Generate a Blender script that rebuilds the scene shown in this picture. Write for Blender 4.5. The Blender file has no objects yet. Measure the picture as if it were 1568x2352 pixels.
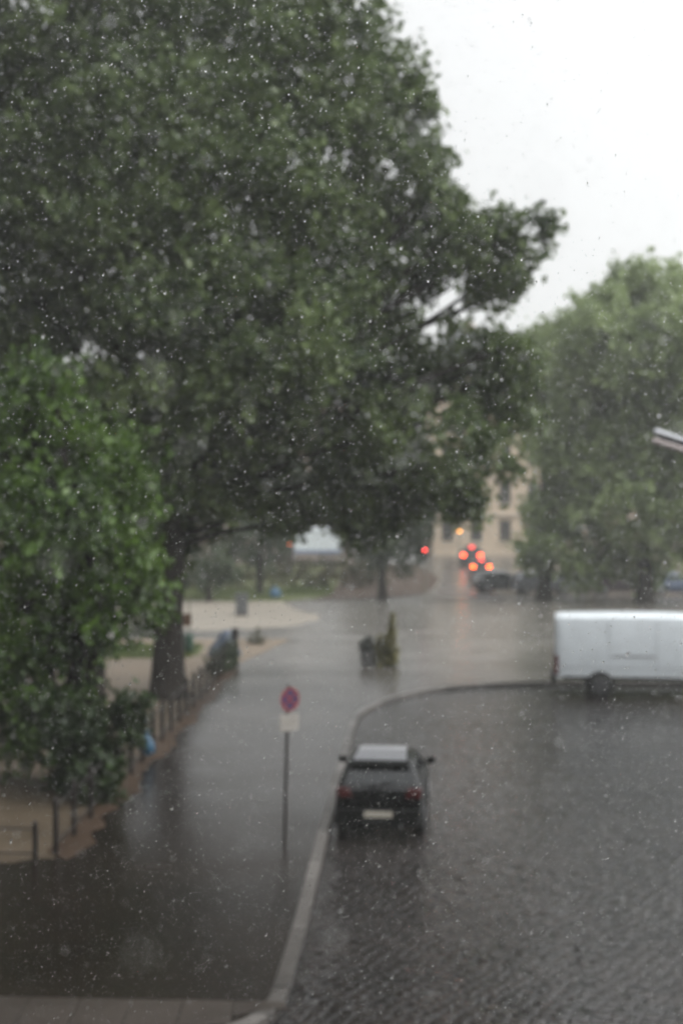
import bpy, bmesh, math, random
import numpy as np
from mathutils import Vector, Matrix

R = math.radians
S = bpy.context.scene
COL = S.collection
CAM_H, FPX, HOR = 6.4, 3267.0, 1137.0      # eye height, focal length and horizon row of the photograph (1568 x 2352)


def at(px, py, D):                          # a pixel of the photograph at distance D (measurements taken from it)
    return ((px - 784) * D / FPX, D, CAM_H - (py - HOR) * D / FPX)


# ------------------------------------------------------------------ materials
def new_mat(name):
    m = bpy.data.materials.new(name)
    m.use_nodes = True
    nt = m.node_tree
    return m, nt, nt.nodes["Principled BSDF"]


def node(nt, typ, **kw):
    n = nt.nodes.new(typ)
    for k, v in kw.items():
        if k in n.inputs.keys():
            n.inputs[k].default_value = v
        else:
            setattr(n, k, v)
    return n


def coords(nt, scale=(1, 1, 1), rot=0.0):
    tc = node(nt, "ShaderNodeTexCoord")
    mp = node(nt, "ShaderNodeMapping")
    mp.inputs["Scale"].default_value = scale
    mp.inputs["Rotation"].default_value = (0, 0, rot)
    nt.links.new(tc.outputs["Object"], mp.inputs["Vector"])
    return mp.outputs["Vector"]


def ramp(nt, fac, stops):
    r = node(nt, "ShaderNodeValToRGB")
    e = r.color_ramp.elements
    while len(e) < len(stops):
        e.new(0.5)
    for i, (p, c) in enumerate(stops):
        e[i].position = p
        e[i].color = (c[0], c[1], c[2], 1) if hasattr(c, "__len__") else (c, c, c, 1)
    nt.links.new(fac, r.inputs["Fac"])
    return r.outputs["Color"]


def plain(name, col, rough=0.5, metal=0.0, var=0.25, vscale=6.0, bump=0.0, coat=0.0, spec=0.5):
    """one colour with soft wear in it"""
    m, nt, b = new_mat(name)
    v = coords(nt)
    n = node(nt, "ShaderNodeTexNoise", Scale=vscale, Detail=5.0)
    nt.links.new(v, n.inputs["Vector"])
    lo = tuple(c * (1 - var) for c in col)
    hi = tuple(min(1, c * (1 + var)) for c in col)
    nt.links.new(ramp(nt, n.outputs["Fac"], [(0.3, lo), (0.7, hi)]), b.inputs["Base Color"])
    b.inputs["Roughness"].default_value = rough
    b.inputs["Metallic"].default_value = metal
    b.inputs["Coat Weight"].default_value = coat
    b.inputs["Specular IOR Level"].default_value = spec
    if bump:
        bp = node(nt, "ShaderNodeBump", Strength=bump, Distance=0.02)
        nt.links.new(n.outputs["Fac"], bp.inputs["Height"])
        nt.links.new(bp.outputs["Normal"], b.inputs["Normal"])
    return m


def glow(name, col, strength):
    m, nt, b = new_mat(name)
    b.inputs["Base Color"].default_value = (col[0], col[1], col[2], 1)
    b.inputs["Emission Color"].default_value = (col[0], col[1], col[2], 1)
    b.inputs["Emission Strength"].default_value = strength
    return m


def leafmat(name, dark, light, transl=0.25, rough=0.45):
    m, nt, b = new_mat(name)
    g = node(nt, "ShaderNodeNewGeometry")
    v = coords(nt)
    n = node(nt, "ShaderNodeTexNoise", Scale=0.45, Detail=3.0)
    nt.links.new(v, n.inputs["Vector"])
    mx = node(nt, "ShaderNodeMath", operation="MULTIPLY_ADD")
    nt.links.new(g.outputs["Random Per Island"], mx.inputs[0])
    mx.inputs[1].default_value = 0.55
    ad = node(nt, "ShaderNodeMath", operation="MULTIPLY_ADD")
    nt.links.new(n.outputs["Fac"], ad.inputs[0])
    ad.inputs[1].default_value = 1.3
    ad.inputs[2].default_value = -0.42
    nt.links.new(ad.outputs[0], mx.inputs[2])
    c = ramp(nt, mx.outputs[0], [(0.1, dark), (0.9, light)])
    nt.links.new(c, b.inputs["Base Color"])
    b.inputs["Roughness"].default_value = rough
    b.inputs["Specular IOR Level"].default_value = 0.35
    t = node(nt, "ShaderNodeBsdfTranslucent")
    nt.links.new(c, t.inputs["Color"])
    ms = node(nt, "ShaderNodeMixShader")
    ms.inputs[0].default_value = transl
    nt.links.new(b.outputs[0], ms.inputs[1])
    nt.links.new(t.outputs[0], ms.inputs[2])
    nt.links.new(ms.outputs[0], nt.nodes["Material Output"].inputs["Surface"])
    return m


def wetground(name, c_lo, c_hi, rough=(0.22, 0.5), stone=None, stone_rot=0.0, bump=0.5, patch=0.25, bdist=0.015,
              spec=0.5, ripple=0.35, streak=(1, 1, 1), far=None, island=False, setts=None):
    """wet paving: stones with sunk joints, patches of standing water (smoother), rain ripples"""
    m, nt, b = new_mat(name)
    L = nt.links.new
    v = coords(nt)
    vs = coords(nt, streak)
    big = node(nt, "ShaderNodeTexNoise", Scale=patch, Detail=8.0, Roughness=0.68)
    L(vs, big.inputs["Vector"])
    fine = node(nt, "ShaderNodeTexNoise", Scale=9.0, Detail=4.0)
    L(v, fine.inputs["Vector"])
    mix = node(nt, "ShaderNodeMath", operation="MULTIPLY_ADD")
    L(fine.outputs["Fac"], mix.inputs[0])
    mix.inputs[1].default_value = 0.4
    mm = node(nt, "ShaderNodeMath", operation="MULTIPLY")
    L(big.outputs["Fac"], mm.inputs[0])
    mm.inputs[1].default_value = 0.6
    L(mm.outputs[0], mix.inputs[2])
    colr = ramp(nt, mix.outputs[0], [(0.35, c_lo), (0.65, c_hi)])
    L(ramp(nt, big.outputs["Fac"], [(0.25, rough[0]), (0.75, rough[1])]), b.inputs["Roughness"])
    if far:                                 # the paving changes to pale worn sandy setts beyond the fence end; on park soil, painted tree shade at the near side
        sp = node(nt, "ShaderNodeSeparateXYZ")
        L(coords(nt), sp.inputs[0])
        ma = node(nt, "ShaderNodeMath", operation="MULTIPLY_ADD")
        L(big.outputs["Fac"], ma.inputs[0])
        ma.inputs[1].default_value = 14.0
        L(sp.outputs["Y"], ma.inputs[2])
        mr_ = node(nt, "ShaderNodeMapRange")
        L(ma.outputs[0], mr_.inputs["Value"])
        mr_.inputs["From Min"].default_value = far[2]
        mr_.inputs["From Max"].default_value = far[3]
        fm = node(nt, "ShaderNodeMixRGB")
        L(mr_.outputs[0], fm.inputs[0])
        L(colr, fm.inputs[1])
        L(ramp(nt, mix.outputs[0], [(0.35, far[0]), (0.65, far[1])]), fm.inputs[2])
        colr = fm.outputs[0]
    nrm = None
    rp = node(nt, "ShaderNodeTexNoise", Scale=16.0, Detail=2.0)
    L(v, rp.inputs["Vector"])
    if stone:
        vr = coords(nt, (1, 1, 1), stone_rot)
        wob = node(nt, "ShaderNodeTexNoise", Scale=0.9, Detail=2.0)
        L(vr, wob.inputs["Vector"])
        sub = node(nt, "ShaderNodeVectorMath", operation="SUBTRACT")
        L(wob.outputs["Color"], sub.inputs[0])
        sub.inputs[1].default_value = (0.5, 0.5, 0.5)
        sc = node(nt, "ShaderNodeVectorMath", operation="SCALE")
        L(sub.outputs[0], sc.inputs[0])
        sc.inputs["Scale"].default_value = 0.28
        add = node(nt, "ShaderNodeVectorMath", operation="ADD")
        L(vr, add.inputs[0])
        L(sc.outputs[0], add.inputs[1])
        br = node(nt, "ShaderNodeTexBrick")
        L(add.outputs[0], br.inputs["Vector"])
        br.inputs["Scale"].default_value = 1.0
        br.inputs["Brick Width"].default_value = stone[0]
        br.inputs["Row Height"].default_value = stone[1]
        br.inputs["Mortar Size"].default_value = stone[2]
        br.inputs["Mortar Smooth"].default_value = 0.9
        br.inputs["Color1"].default_value = (1.15, 1.12, 1.1, 1)
        br.inputs["Color2"].default_value = (0.75, 0.76, 0.78, 1)
        br.inputs["Mortar"].default_value = (0.35, 0.32, 0.3, 1)
        mc = node(nt, "ShaderNodeMixRGB", blend_type="MULTIPLY")
        mc.inputs[0].default_value = 0.9
        L(colr, mc.inputs[1])
        L(br.outputs["Color"], mc.inputs[2])
        colr = mc.outputs[0]
        b1 = node(nt, "ShaderNodeBump", Strength=bump, Distance=bdist, invert=True)
        L(br.outputs["Fac"], b1.inputs["Height"])
        nrm = b1.outputs["Normal"]
    if setts:                               # uneven hand laid setts in slanting rows
        vr = coords(nt, (1, 1.12, 1), stone_rot)
        wob = node(nt, "ShaderNodeTexNoise", Scale=0.35, Detail=1.0)
        L(vr, wob.inputs["Vector"])
        wm = node(nt, "ShaderNodeVectorMath", operation="MULTIPLY_ADD")
        L(wob.outputs["Color"], wm.inputs[0])
        wm.inputs[1].default_value = (.7, .7, 0)
        L(vr, wm.inputs[2])
        v1 = node(nt, "ShaderNodeTexVoronoi", feature="DISTANCE_TO_EDGE", Scale=1 / setts, Randomness=.5)
        v2 = node(nt, "ShaderNodeTexVoronoi", feature="F1", Scale=1 / setts, Randomness=.5)
        L(wm.outputs[0], v1.inputs["Vector"])
        L(wm.outputs[0], v2.inputs["Vector"])
        ht = ramp(nt, v1.outputs["Distance"], [(0.0, 0.0), (0.16, .8), (0.4, 1.0)])
        sp2 = node(nt, "ShaderNodeSeparateXYZ")
        L(v2.outputs["Color"], sp2.inputs[0])
        tone = ramp(nt, sp2.outputs["X"], [(0.0, (.6, .58, .56)), (1.0, (1.5, 1.45, 1.45))])
        m1 = node(nt, "ShaderNodeMixRGB", blend_type="MULTIPLY")
        m1.inputs[0].default_value = 1.0
        L(colr, m1.inputs[1])
        L(tone, m1.inputs[2])
        m2 = node(nt, "ShaderNodeMixRGB", blend_type="MULTIPLY")
        m2.inputs[0].default_value = .75
        L(m1.outputs[0], m2.inputs[1])
        L(ht, m2.inputs[2])
        colr = m2.outputs[0]
        hm = node(nt, "ShaderNodeMath", operation="MULTIPLY_ADD")
        L(sp2.outputs["Y"], hm.inputs[0])
        hm.inputs[1].default_value = .35
        L(ht, hm.inputs[2])
        b1 = node(nt, "ShaderNodeBump", Strength=bump, Distance=bdist)
        L(hm.outputs[0], b1.inputs["Height"])
        nrm = b1.outputs["Normal"]
    if island:                              # each stone has its own tone
        gi = node(nt, "ShaderNodeNewGeometry")
        mi_ = node(nt, "ShaderNodeMixRGB", blend_type="MULTIPLY")
        mi_.inputs[0].default_value = 1.0
        L(colr, mi_.inputs[1])
        L(ramp(nt, gi.outputs["Random Per Island"], [(0.0, (.55, .54, .53)), (1.0, (1.45, 1.46, 1.48))]), mi_.inputs[2])
        colr = mi_.outputs[0]
    L(colr, b.inputs["Base Color"])
    b2 = node(nt, "ShaderNodeBump", Strength=ripple, Distance=0.01)
    L(rp.outputs["Fac"], b2.inputs["Height"])
    if nrm:
        L(nrm, b2.inputs["Normal"])
    L(b2.outputs["Normal"], b.inputs["Normal"])
    b.inputs["IOR"].default_value = 1.4
    b.inputs["Specular IOR Level"].default_value = spec
    return m


M = {}
M["cobble"] = wetground("wet_cobble", (0.009, 0.007, 0.0063), (0.026, 0.021, 0.019), (0.07, 0.3), None,
                        R(28), 0.75, 0.22, 0.025, spec=0.5, setts=.2, streak=(0.6, 1.4, 1))
M["mosaic"] = wetground("wet_mosaic_paving", (0.009, 0.0065, 0.005), (0.022, 0.0165, 0.013), (0.08, 0.32), (0.09, 0.08, 0.02),
                        R(45), 0.3, 0.3, 0.005, spec=0.42, streak=(0.7, 1.3, 1), far=((0.118, 0.111, 0.1), (0.22, 0.206, 0.187), 42, 66))
M["asphalt"] = wetground("wet_asphalt", (0.04, 0.037, 0.036), (0.07, 0.064, 0.06), (0.25, 0.45), streak=(0.4, 1.4, 1))
M["street"] = wetground("wet_street", (0.06, 0.052, 0.05), (0.1, 0.088, 0.084), (0.16, 0.36), ripple=.2, streak=(0.4, 1.4, 1))
M["soil"] = wetground("wet_soil", (0.022, 0.013, 0.008), (0.062, 0.037, 0.022), (0.5, 0.8), patch=0.5, spec=0.25)
M["sand"] = wetground("wet_sand", (0.14, 0.122, 0.1), (0.25, 0.22, 0.18), (0.45, 0.7), patch=0.4, spec=0.3, streak=(0.4, 1.2, 1))
M["parkground"] = wetground("park_soil", (0.035, 0.026, 0.016), (0.085, 0.063, 0.042), (0.55, 0.85), patch=0.35, spec=0.2, far=((0.11, 0.085, 0.062), (0.2, 0.16, 0.12), 36, 56))  # near side darker: the tree's shade is put into the soil colour
M["lawn"] = wetground("lawn_soil", (0.05, 0.065, 0.02), (0.11, 0.12, 0.045), (0.6, 0.9), patch=0.5, spec=0.2)
M["kerb"] = wetground("granite_kerb", (0.045, 0.04, 0.036), (0.1, 0.091, 0.083), (0.3, 0.5), patch=1.2, island=True)
M["slab"] = wetground("granite_slab", (0.02, 0.015, 0.012), (0.04, 0.03, 0.024), (0.35, 0.55), patch=0.9)
M["bark"] = plain("bark", (0.02, 0.016, 0.013), 0.85, var=0.5, vscale=9, bump=0.8, spec=0.2)
M["leaf_main"] = leafmat("leaf_lime", (0.021, 0.037, 0.014), (0.155, 0.205, 0.075), 0.38, 0.4)
M["leaf_near"] = leafmat("leaf_near", (0.011, 0.03, 0.006), (0.105, 0.18, 0.026), 0.3, 0.4)
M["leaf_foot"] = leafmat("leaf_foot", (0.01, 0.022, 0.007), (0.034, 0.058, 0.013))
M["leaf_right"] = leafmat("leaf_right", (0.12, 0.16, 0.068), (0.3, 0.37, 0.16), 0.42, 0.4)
M["leaf_mid"] = leafmat("leaf_mid", (0.03, 0.045, 0.024), (0.075, 0.1, 0.045))
M["leaf_hedge"] = leafmat("leaf_hedge", (0.05, 0.048, 0.024), (0.095, 0.085, 0.04))
M["leaf_shrub"] = leafmat("leaf_shrub", (0.03, 0.032, 0.014), (0.085, 0.082, 0.028))
M["leaf_olive"] = leafmat("leaf_olive", (0.11, 0.105, 0.04), (0.24, 0.22, 0.085))
M["leaf_grey"] = leafmat("leaf_grey", (0.05, 0.056, 0.05), (0.13, 0.14, 0.12))
M["grass"] = leafmat("grass_blade", (0.05, 0.075, 0.02), (0.13, 0.16, 0.05))
M["blackpaint"] = plain("black_paint", (0.006, 0.006, 0.0065), 0.25, var=0.2, spec=.22)
M["greypaint"] = plain("grey_paint", (0.05, 0.053, 0.058), 0.3, 0.3, var=0.15, coat=0.4)
M["silverpaint"] = plain("silver_paint", (0.13, 0.135, 0.15), 0.3, 0.4, var=0.12, coat=0.4)
M["bluepaint"] = plain("blue_paint", (0.05, 0.075, 0.13), 0.3, 0.2, var=0.12, coat=0.4)
M["redpaint"] = plain("wine_paint", (0.03, 0.016, 0.022), 0.3, 0.1, var=0.12, coat=0.4)
M["darkpaint"] = plain("dark_paint", (0.025, 0.026, 0.03), 0.3, 0.1, var=0.12, coat=0.4)
M["whitepaint"] = plain("white_paint", (0.55, 0.585, 0.61), 0.4, var=0.05, vscale=2.0, coat=0.2)
M["glass"] = plain("dark_glass", (0.008, 0.009, 0.01), 0.06, var=0.2, spec=.35)
M["rubber"] = plain("rubber", (0.012, 0.012, 0.012), 0.75, var=0.3)
M["alloy"] = plain("alloy", (0.2, 0.2, 0.21), 0.4, 0.8, var=0.2)
M["plastic"] = plain("black_plastic", (0.006, 0.006, 0.006), 0.6, var=0.2, spec=.15)
M["greystrip"] = plain("grey_moulding", (0.27, 0.28, 0.29), 0.5, var=0.1)
M["taillens"] = plain("tail_lens", (0.055, 0.003, 0.003), 0.2, var=0.3, coat=0.5)
M["plate"] = plain("plate", (0.42, 0.39, 0.33), 0.5, var=0.1)
M["iron"] = plain("iron", (0.02, 0.016, 0.014), 0.5, 0.3, var=0.4)
M["galv"] = plain("galvanised", (0.14, 0.13, 0.1), 0.5, 0.3, var=0.35, vscale=14)
M["roofsheen"] = plain("roof_sheen", (0.17, 0.17, 0.18), 0.35, var=0.06, coat=.4)  # sky sheen of the black roof, put into a pale colour
M["signred"] = plain("sign_red", (0.2, 0.018, 0.02), 0.45, var=0.12)
M["signblue"] = plain("sign_blue", (0.016, 0.014, 0.07), 0.45, var=0.12)
M["signwhite"] = plain("sign_white", (0.27, 0.25, 0.225), 0.5, var=0.12)
M["lampgrey"] = plain("lamp_grey", (0.42, 0.43, 0.45), 0.4, 0.2, var=0.15)
M["lamprose"] = plain("lamp_diffuser", (0.36, 0.31, 0.3), 0.4, var=0.1)
M["facade"] = plain("cream_render", (0.5, 0.4, 0.3), 0.85, var=0.12, vscale=0.7)
M["facade2"] = plain("pink_render", (0.42, 0.32, 0.27), 0.85, var=0.12, vscale=0.7)
M["facade_dark"] = plain("brown_render", (0.12, 0.1, 0.085), 0.85, var=0.2, vscale=0.7)
M["trim"] = plain("stone_trim", (0.52, 0.45, 0.37), 0.8, var=0.1)
M["rooftile"] = plain("slate_roof", (0.11, 0.11, 0.125), 0.6, var=0.25, vscale=3)
M["wintimber"] = plain("window_frame", (0.3, 0.26, 0.21), 0.6, var=0.1)
M["bluetarp"] = plain("blue_tarp", (0.05, 0.065, 0.095), 0.55, var=0.4, vscale=5)
M["darkcover"] = plain("dark_cover", (0.03, 0.03, 0.032), 0.6, var=0.4, vscale=5)
M["bluebag"] = plain("blue_plastic", (0.035, 0.1, 0.17), 0.4, var=0.35, vscale=8)
M["boxgrey"] = plain("box_grey", (0.085, 0.088, 0.09), 0.55, var=0.2)
M["tubgrey"] = plain("tub_grey", (0.14, 0.14, 0.14), 0.6, var=0.2)
M["bingreen"] = plain("bin_green", (0.012, 0.05, 0.032), 0.5, var=0.25)
M["rust"] = plain("rusty_brown", (0.1, 0.055, 0.03), 0.7, var=0.3)
M["truckblue"] = plain("truck_blue", (0.16, 0.2, 0.3), 0.5, var=0.1)
M["brake"] = glow("brake_light", (1.0, 0.07, 0.018), 17)
M["brakehot"] = glow("brake_light_hot", (1.0, 0.11, 0.012), 20)
M["brakehigh"] = glow("high_brake_light", (1.0, 0.06, 0.05), 26)
M["signal"] = glow("red_signal", (1.0, 0.05, 0.04), 9)
M["amber"] = glow("warm_lamp", (1.0, 0.42, 0.1), 7)
M["marker"] = glow("orange_marker", (1.0, 0.18, 0.05), 4)


# ------------------------------------------------------------------ mesh helpers
class MB:
    def __init__(s):
        s.v, s.f = [], []

    def add(s, vs, fs):
        o = len(s.v)
        s.v += [tuple(p) for p in vs]
        s.f += [tuple(i + o for i in f) for f in fs]
        return s

    def box(s, c, d, rz=0.0, rx=0.0):
        m = Matrix.Translation(c) @ Matrix.Rotation(rz, 4, "Z") @ Matrix.Rotation(rx, 4, "X")
        x, y, z = d[0] / 2, d[1] / 2, d[2] / 2
        vs = [m @ Vector(p) for p in [(-x, -y, -z), (x, -y, -z), (x, y, -z), (-x, y, -z),
                                      (-x, -y, z), (x, -y, z), (x, y, z), (-x, y, z)]]
        return s.add(vs, [(3, 2, 1, 0), (4, 5, 6, 7), (0, 1, 5, 4), (1, 2, 6, 5), (2, 3, 7, 6), (3, 0, 4, 7)])

    def tube(s, pts, rads, n=8, cap=True, jag=0.0, rnd=None):
        pts = [Vector(p) for p in pts]
        vs, fs = [], []
        for i, p in enumerate(pts):
            t = (pts[min(i + 1, len(pts) - 1)] - pts[max(i - 1, 0)]).normalized()
            a = Vector((1, 0, 0)) if abs(t.z) > 0.8 else Vector((0, 0, 1))
            u = t.cross(a).normalized()
            w = t.cross(u)
            for k in range(n):
                an = 2 * math.pi * k / n
                r = rads[i] * (1 + (rnd.uniform(-jag, jag) if rnd else 0))
                vs.append(p + (u * math.cos(an) + w * math.sin(an)) * r)
        for i in range(len(pts) - 1):
            for k in range(n):
                k2 = (k + 1) % n
                fs.append((i * n + k, i * n + k2, (i + 1) * n + k2, (i + 1) * n + k))
        if cap:
            fs.append(tuple(range(n - 1, -1, -1)))
            fs.append(tuple((len(pts) - 1) * n + k for k in range(n)))
        return s.add(vs, fs)

    def cyl(s, p0, p1, r0, r1=None, n=16):
        return s.tube([p0, p1], [r0, r0 if r1 is None else r1], n)

    def prism(s, poly, z0, z1):
        n = len(poly)
        vs = [(x, y, z0) for x, y in poly] + [(x, y, z1) for x, y in poly]
        fs = [tuple(range(n - 1, -1, -1)), tuple(range(n, 2 * n))]
        fs += [(i, (i + 1) % n, n + (i + 1) % n, n + i) for i in range(n)]
        return s.add(vs, fs)

    def sheet(s, poly, z):
        return s.add([(x, y, z) for x, y in poly], [tuple(range(len(poly)))])

    def loft(s, rings):
        n = len(rings[0])
        vs = [p for r in rings for p in r]
        fs = []
        for i in range(len(rings) - 1):
            for k in range(n):
                k2 = (k + 1) % n
                fs.append((i * n + k, i * n + k2, (i + 1) * n + k2, (i + 1) * n + k))
        fs.append(tuple(range(n - 1, -1, -1)))
        fs.append(tuple((len(rings) - 1) * n + k for k in range(n)))
        return s.add(vs, fs)

    def build(s, name, mat, parent=None, smooth=False, bevel=0.0, loc=None):
        me = bpy.data.meshes.new(name)
        me.from_pydata(s.v, [], s.f)
        bm = bmesh.new()
        bm.from_mesh(me)
        bmesh.ops.recalc_face_normals(bm, faces=bm.faces)
        big = [f for f in bm.faces if len(f.verts) > 4]
        if big:
            bmesh.ops.triangulate(bm, faces=big)
        bm.to_mesh(me)
        bm.free()
        me.materials.append(mat)
        if smooth:
            me.shade_smooth()
            try:
                me.set_sharp_from_angle(angle=R(38))
            except Exception:
                pass
        o = bpy.data.objects.new(name, me)
        COL.objects.link(o)
        if parent:
            o.parent = parent
        if loc:
            o.location = loc
        if bevel:
            md = o.modifiers.new("bevel", "BEVEL")
            md.width = bevel
            md.segments = 3
            md.limit_method = "ANGLE"
        return o


def tag(o, label=None, cat=None, group=None, kind=None):
    if label:
        o["label"] = label
    if cat:
        o["category"] = cat
    if group:
        o["group"] = group
    if kind:
        o["kind"] = kind
    return o


def thing(name, label, cat, loc=(0, 0, 0), rz=0.0, group=None):
    o = bpy.data.objects.new(name, None)
    o.empty_display_size = 0.3
    COL.objects.link(o)
    o.location = loc
    o.rotation_euler = (0, 0, rz)
    return tag(o, label, cat, group)


def raw_mesh(name, verts, faces_flat, nper, mat, parent=None, smooth=False):
    """numpy arrays straight into a mesh"""
    me = bpy.data.meshes.new(name)
    nf = len(faces_flat) // nper
    me.vertices.add(len(verts))
    me.vertices.foreach_set("co", np.ascontiguousarray(verts, np.float32).ravel())
    me.loops.add(len(faces_flat))
    me.loops.foreach_set("vertex_index", np.ascontiguousarray(faces_flat, np.int32))
    me.polygons.add(nf)
    me.polygons.foreach_set("loop_start", np.arange(0, nf * nper, nper, dtype=np.int32))
    if smooth:
        me.polygons.foreach_set("use_smooth", np.ones(nf, dtype=bool))
    me.update(calc_edges=True)
    me.materials.append(mat)
    o = bpy.data.objects.new(name, me)
    COL.objects.link(o)
    if parent:
        o.parent = parent
    return o


def spline(pts, step=0.5):
    P = [Vector((p[0], p[1])) for p in pts]
    P = [P[0] * 2 - P[1]] + P + [P[-1] * 2 - P[-2]]
    out = []
    for i in range(1, len(P) - 2):
        n = max(2, int((P[i + 1] - P[i]).length / step))
        for k in range(n):
            t = k / n
            a, b, c, d = P[i - 1], P[i], P[i + 1], P[i + 2]
            q = 0.5 * ((2 * b) + (c - a) * t + (2 * a - 5 * b + 4 * c - d) * t * t + (3 * b - a - 3 * c + d) * t ** 3)
            out.append((q.x, q.y))
    out.append(tuple(P[-2]))
    return out


def offset(pl, d):
    out = []
    for i, p in enumerate(pl):
        a, b = pl[max(i - 1, 0)], pl[min(i + 1, len(pl) - 1)]
        t = Vector((b[0] - a[0], b[1] - a[1])).normalized()
        out.append((p[0] - t.y * d, p[1] + t.x * d))
    return out


# ------------------------------------------------------------------ the setting: ground, road, pavement
PZ = 0.12
KERB = spline([(-20, 15.9), (-5, 16.05), (-2.6, 16.15), (-1.6, 16.4), (-1.02, 16.85), (-.77, 17.4), (-.67, 18.1), (-.62, 18.9), (-.50, 21), (-.36, 24),
               (-.22, 27), (-.07, 30), (.12, 33.5), (.2, 35.5), (.33, 38), (.57, 40.8), (1.13, 42.8), (2.3, 45.2), (4.1, 46.9),
               (6.9, 47.7), (12, 47.6), (25, 47.0), (70, 45.5)], 0.4)
KIN = offset(KERB, 0.2)                     # inner edge of the kerb stones

tag(MB().sheet([(-170, -22), (170, -22), (170, 255), (-170, 255)], -0.03).build("ground", M["asphalt"]), kind="structure")
tag(MB().prism([(-60, -10), (100, -10), (100, 60), (-60, 60)], -0.025, 0.0).build("road", M["cobble"]), kind="structure")
pav = MB().prism(KIN + [(165, 45.5), (165, 250), (-165, 250), (-165, 16.2)], -0.02, PZ)
tag(pav.build("pavement", M["mosaic"]), kind="structure")
kb = MB()                                   # kerb: one run of granite stones with open joints
acc, i0 = 0.0, 0
for i in range(1, len(KERB)):
    acc += math.dist(KERB[i], KERB[i - 1])
    if acc > 1.0 or i == len(KERB) - 1:
        a, b = KERB[i0:i + 1], KIN[i0:i + 1]
        sh = 0.006
        a[-1] = tuple(np.array(a[-1]) * .93 + np.array(a[-2]) * .07)
        b[-1] = tuple(np.array(b[-1]) * .93 + np.array(b[-2]) * .07)
        kb.prism(a + b[::-1], -0.02, PZ + 0.008 + random.Random(i).uniform(-.004, .004))
        acc, i0 = 0.0, i
tag(kb.build("kerb", M["kerb"], bevel=0.012), kind="structure")
sl = MB()                                   # row of wide granite slabs along the near kerb
x = -9.0
rs = random.Random(4)
while x < -1.3:
    w = 0.64
    front = 16.55 if x < -2.4 else 16.55 + (x + 2.4) ** 2 * 0.5
    sl.prism([(x + .008, front), (x + w - .008, front + (0 if x < -2.6 else .2)), (x + w - .008, 17.72 + (x + 5) * -.05), (x + .008, 17.72 + (x + 5 - w) * -.05)],
             PZ - .02, PZ + 0.006 + rs.uniform(0, .004))
    x += w
tag(sl.build("slab_path", M["slab"], bevel=0.006), kind="structure")


def fx(D):                                  # the line where the park begins
    return -4.95 + 0.034 * (D - 24.7)


rp2 = random.Random(12)
park = [(-90, 24.4)] + [(-14 + .35 * i, 24.35 + rp2.uniform(-.16, .16)) for i in range(26)] + [(-4.95, 24.5)] + [(fx(D), D) for D in (28, 32, 36, 40, 44, 48, 52)] + [(-3.2, 56), (-2.2, 62), (-90, 62)]
tag(MB().sheet(park, PZ + .004).build("park_ground", M["parkground"]), kind="structure")
strip = [(fx(D) - .25, D) for D in range(25, 53, 3)]
edge = [(fx(D) + .34 + rp2.uniform(-.13, .13) + .1 * math.sin(D * 1.3), D) for D in np.arange(52, 24.2, -.4)]
tag(MB().sheet(strip + edge, PZ + .008).build("soil_strip", M["soil"]), kind="structure")
tag(MB().sheet([(-90, 66)] + [(q + .25 * math.sin(q * 5), 66 + .5 * math.sin(q * 2.3) + .3 * math.sin(q * 7.1)) for q in np.arange(-24, -4, .5)] + [(-3.4, 67.2), (-2.6, 67.6), (-2.0, 68.6), (-1.7, 70), (-1.0, 71.5), (-1.3, 73), (-1.1, 74.5), (-1.9, 76), (-2.2, 77.2), (-2.9, 79), (-2.7, 80.4), (-3.3, 82), (-3.4, 84), (-90, 84)], PZ + .004).build("sand_path", M["sand"]), kind="structure")
tag(MB().sheet([(-90, 84), (-3.4, 84), (-1.6, 86), (-.8, 89), (-.5, 94), (0, 108), (0, 130), (-90, 130)], PZ + .008).build("lawn", M["lawn"]), kind="structure")
tag(MB().sheet([(-90, 54.5), (-7.0, 54.5), (-5.6, 55.5), (-5.6, 58.5), (-7.5, 60), (-90, 60)], PZ + .012).build("lawn", M["lawn"]), kind="structure")
tag(MB().sheet([(-1.9, 84.4), (1, 85), (3.5, 87), (5.4, 90), (6.4, 98), (7.4, 108), (6.8, 130), (.006, 130), (.006, 108), (-.49, 94), (-.79, 89), (-1.59, 86)], PZ + .008).build("park_ground", M["soil"]), kind="structure")
tag(MB().sheet([(5.2, 84), (9.6, 84), (10.6, 100), (13.2, 125), (15.0, 142), (10.6, 142), (9.5, 125), (7.6, 108), (6.6, 96)], PZ + .016)
    .build("side_street", M["street"]), kind="structure")


def grass_field(name, rects, n, h, seed):
    rg = np.random.default_rng(seed)
    P = []
    for (x0, x1, y0, y1, k) in rects:
        m = int(n * k)
        P.append(np.stack([rg.uniform(x0, x1, m), rg.uniform(y0, y1, m), np.full(m, PZ + .008)], 1))
    P = np.concatenate(P)
    m = len(P)
    an = rg.uniform(0, 2 * np.pi, m)
    d = np.stack([np.cos(an), np.sin(an), np.zeros(m)], 1)
    hh = rg.uniform(.5, 1.2, m)[:, None] * h
    ln = np.stack([rg.normal(0, .35, m), rg.normal(0, .35, m), np.ones(m)], 1)
    V = np.stack([P - d * .02, P + d * .02, P + ln * hh], 1).reshape(-1, 3)
    return tag(raw_mesh(name, V, np.arange(m * 3), 3, M["grass"]), kind="stuff",
               label="wet green grass growing in strips across the park", cat="grass")


grass_field("grass", [(-14, -5.8, 54.6, 59.5, .4), (-14, -3.6, 84.5, 95, .35), (-3.6, -.6, 89, 98, .25)], 26000, .13, 3)


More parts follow.
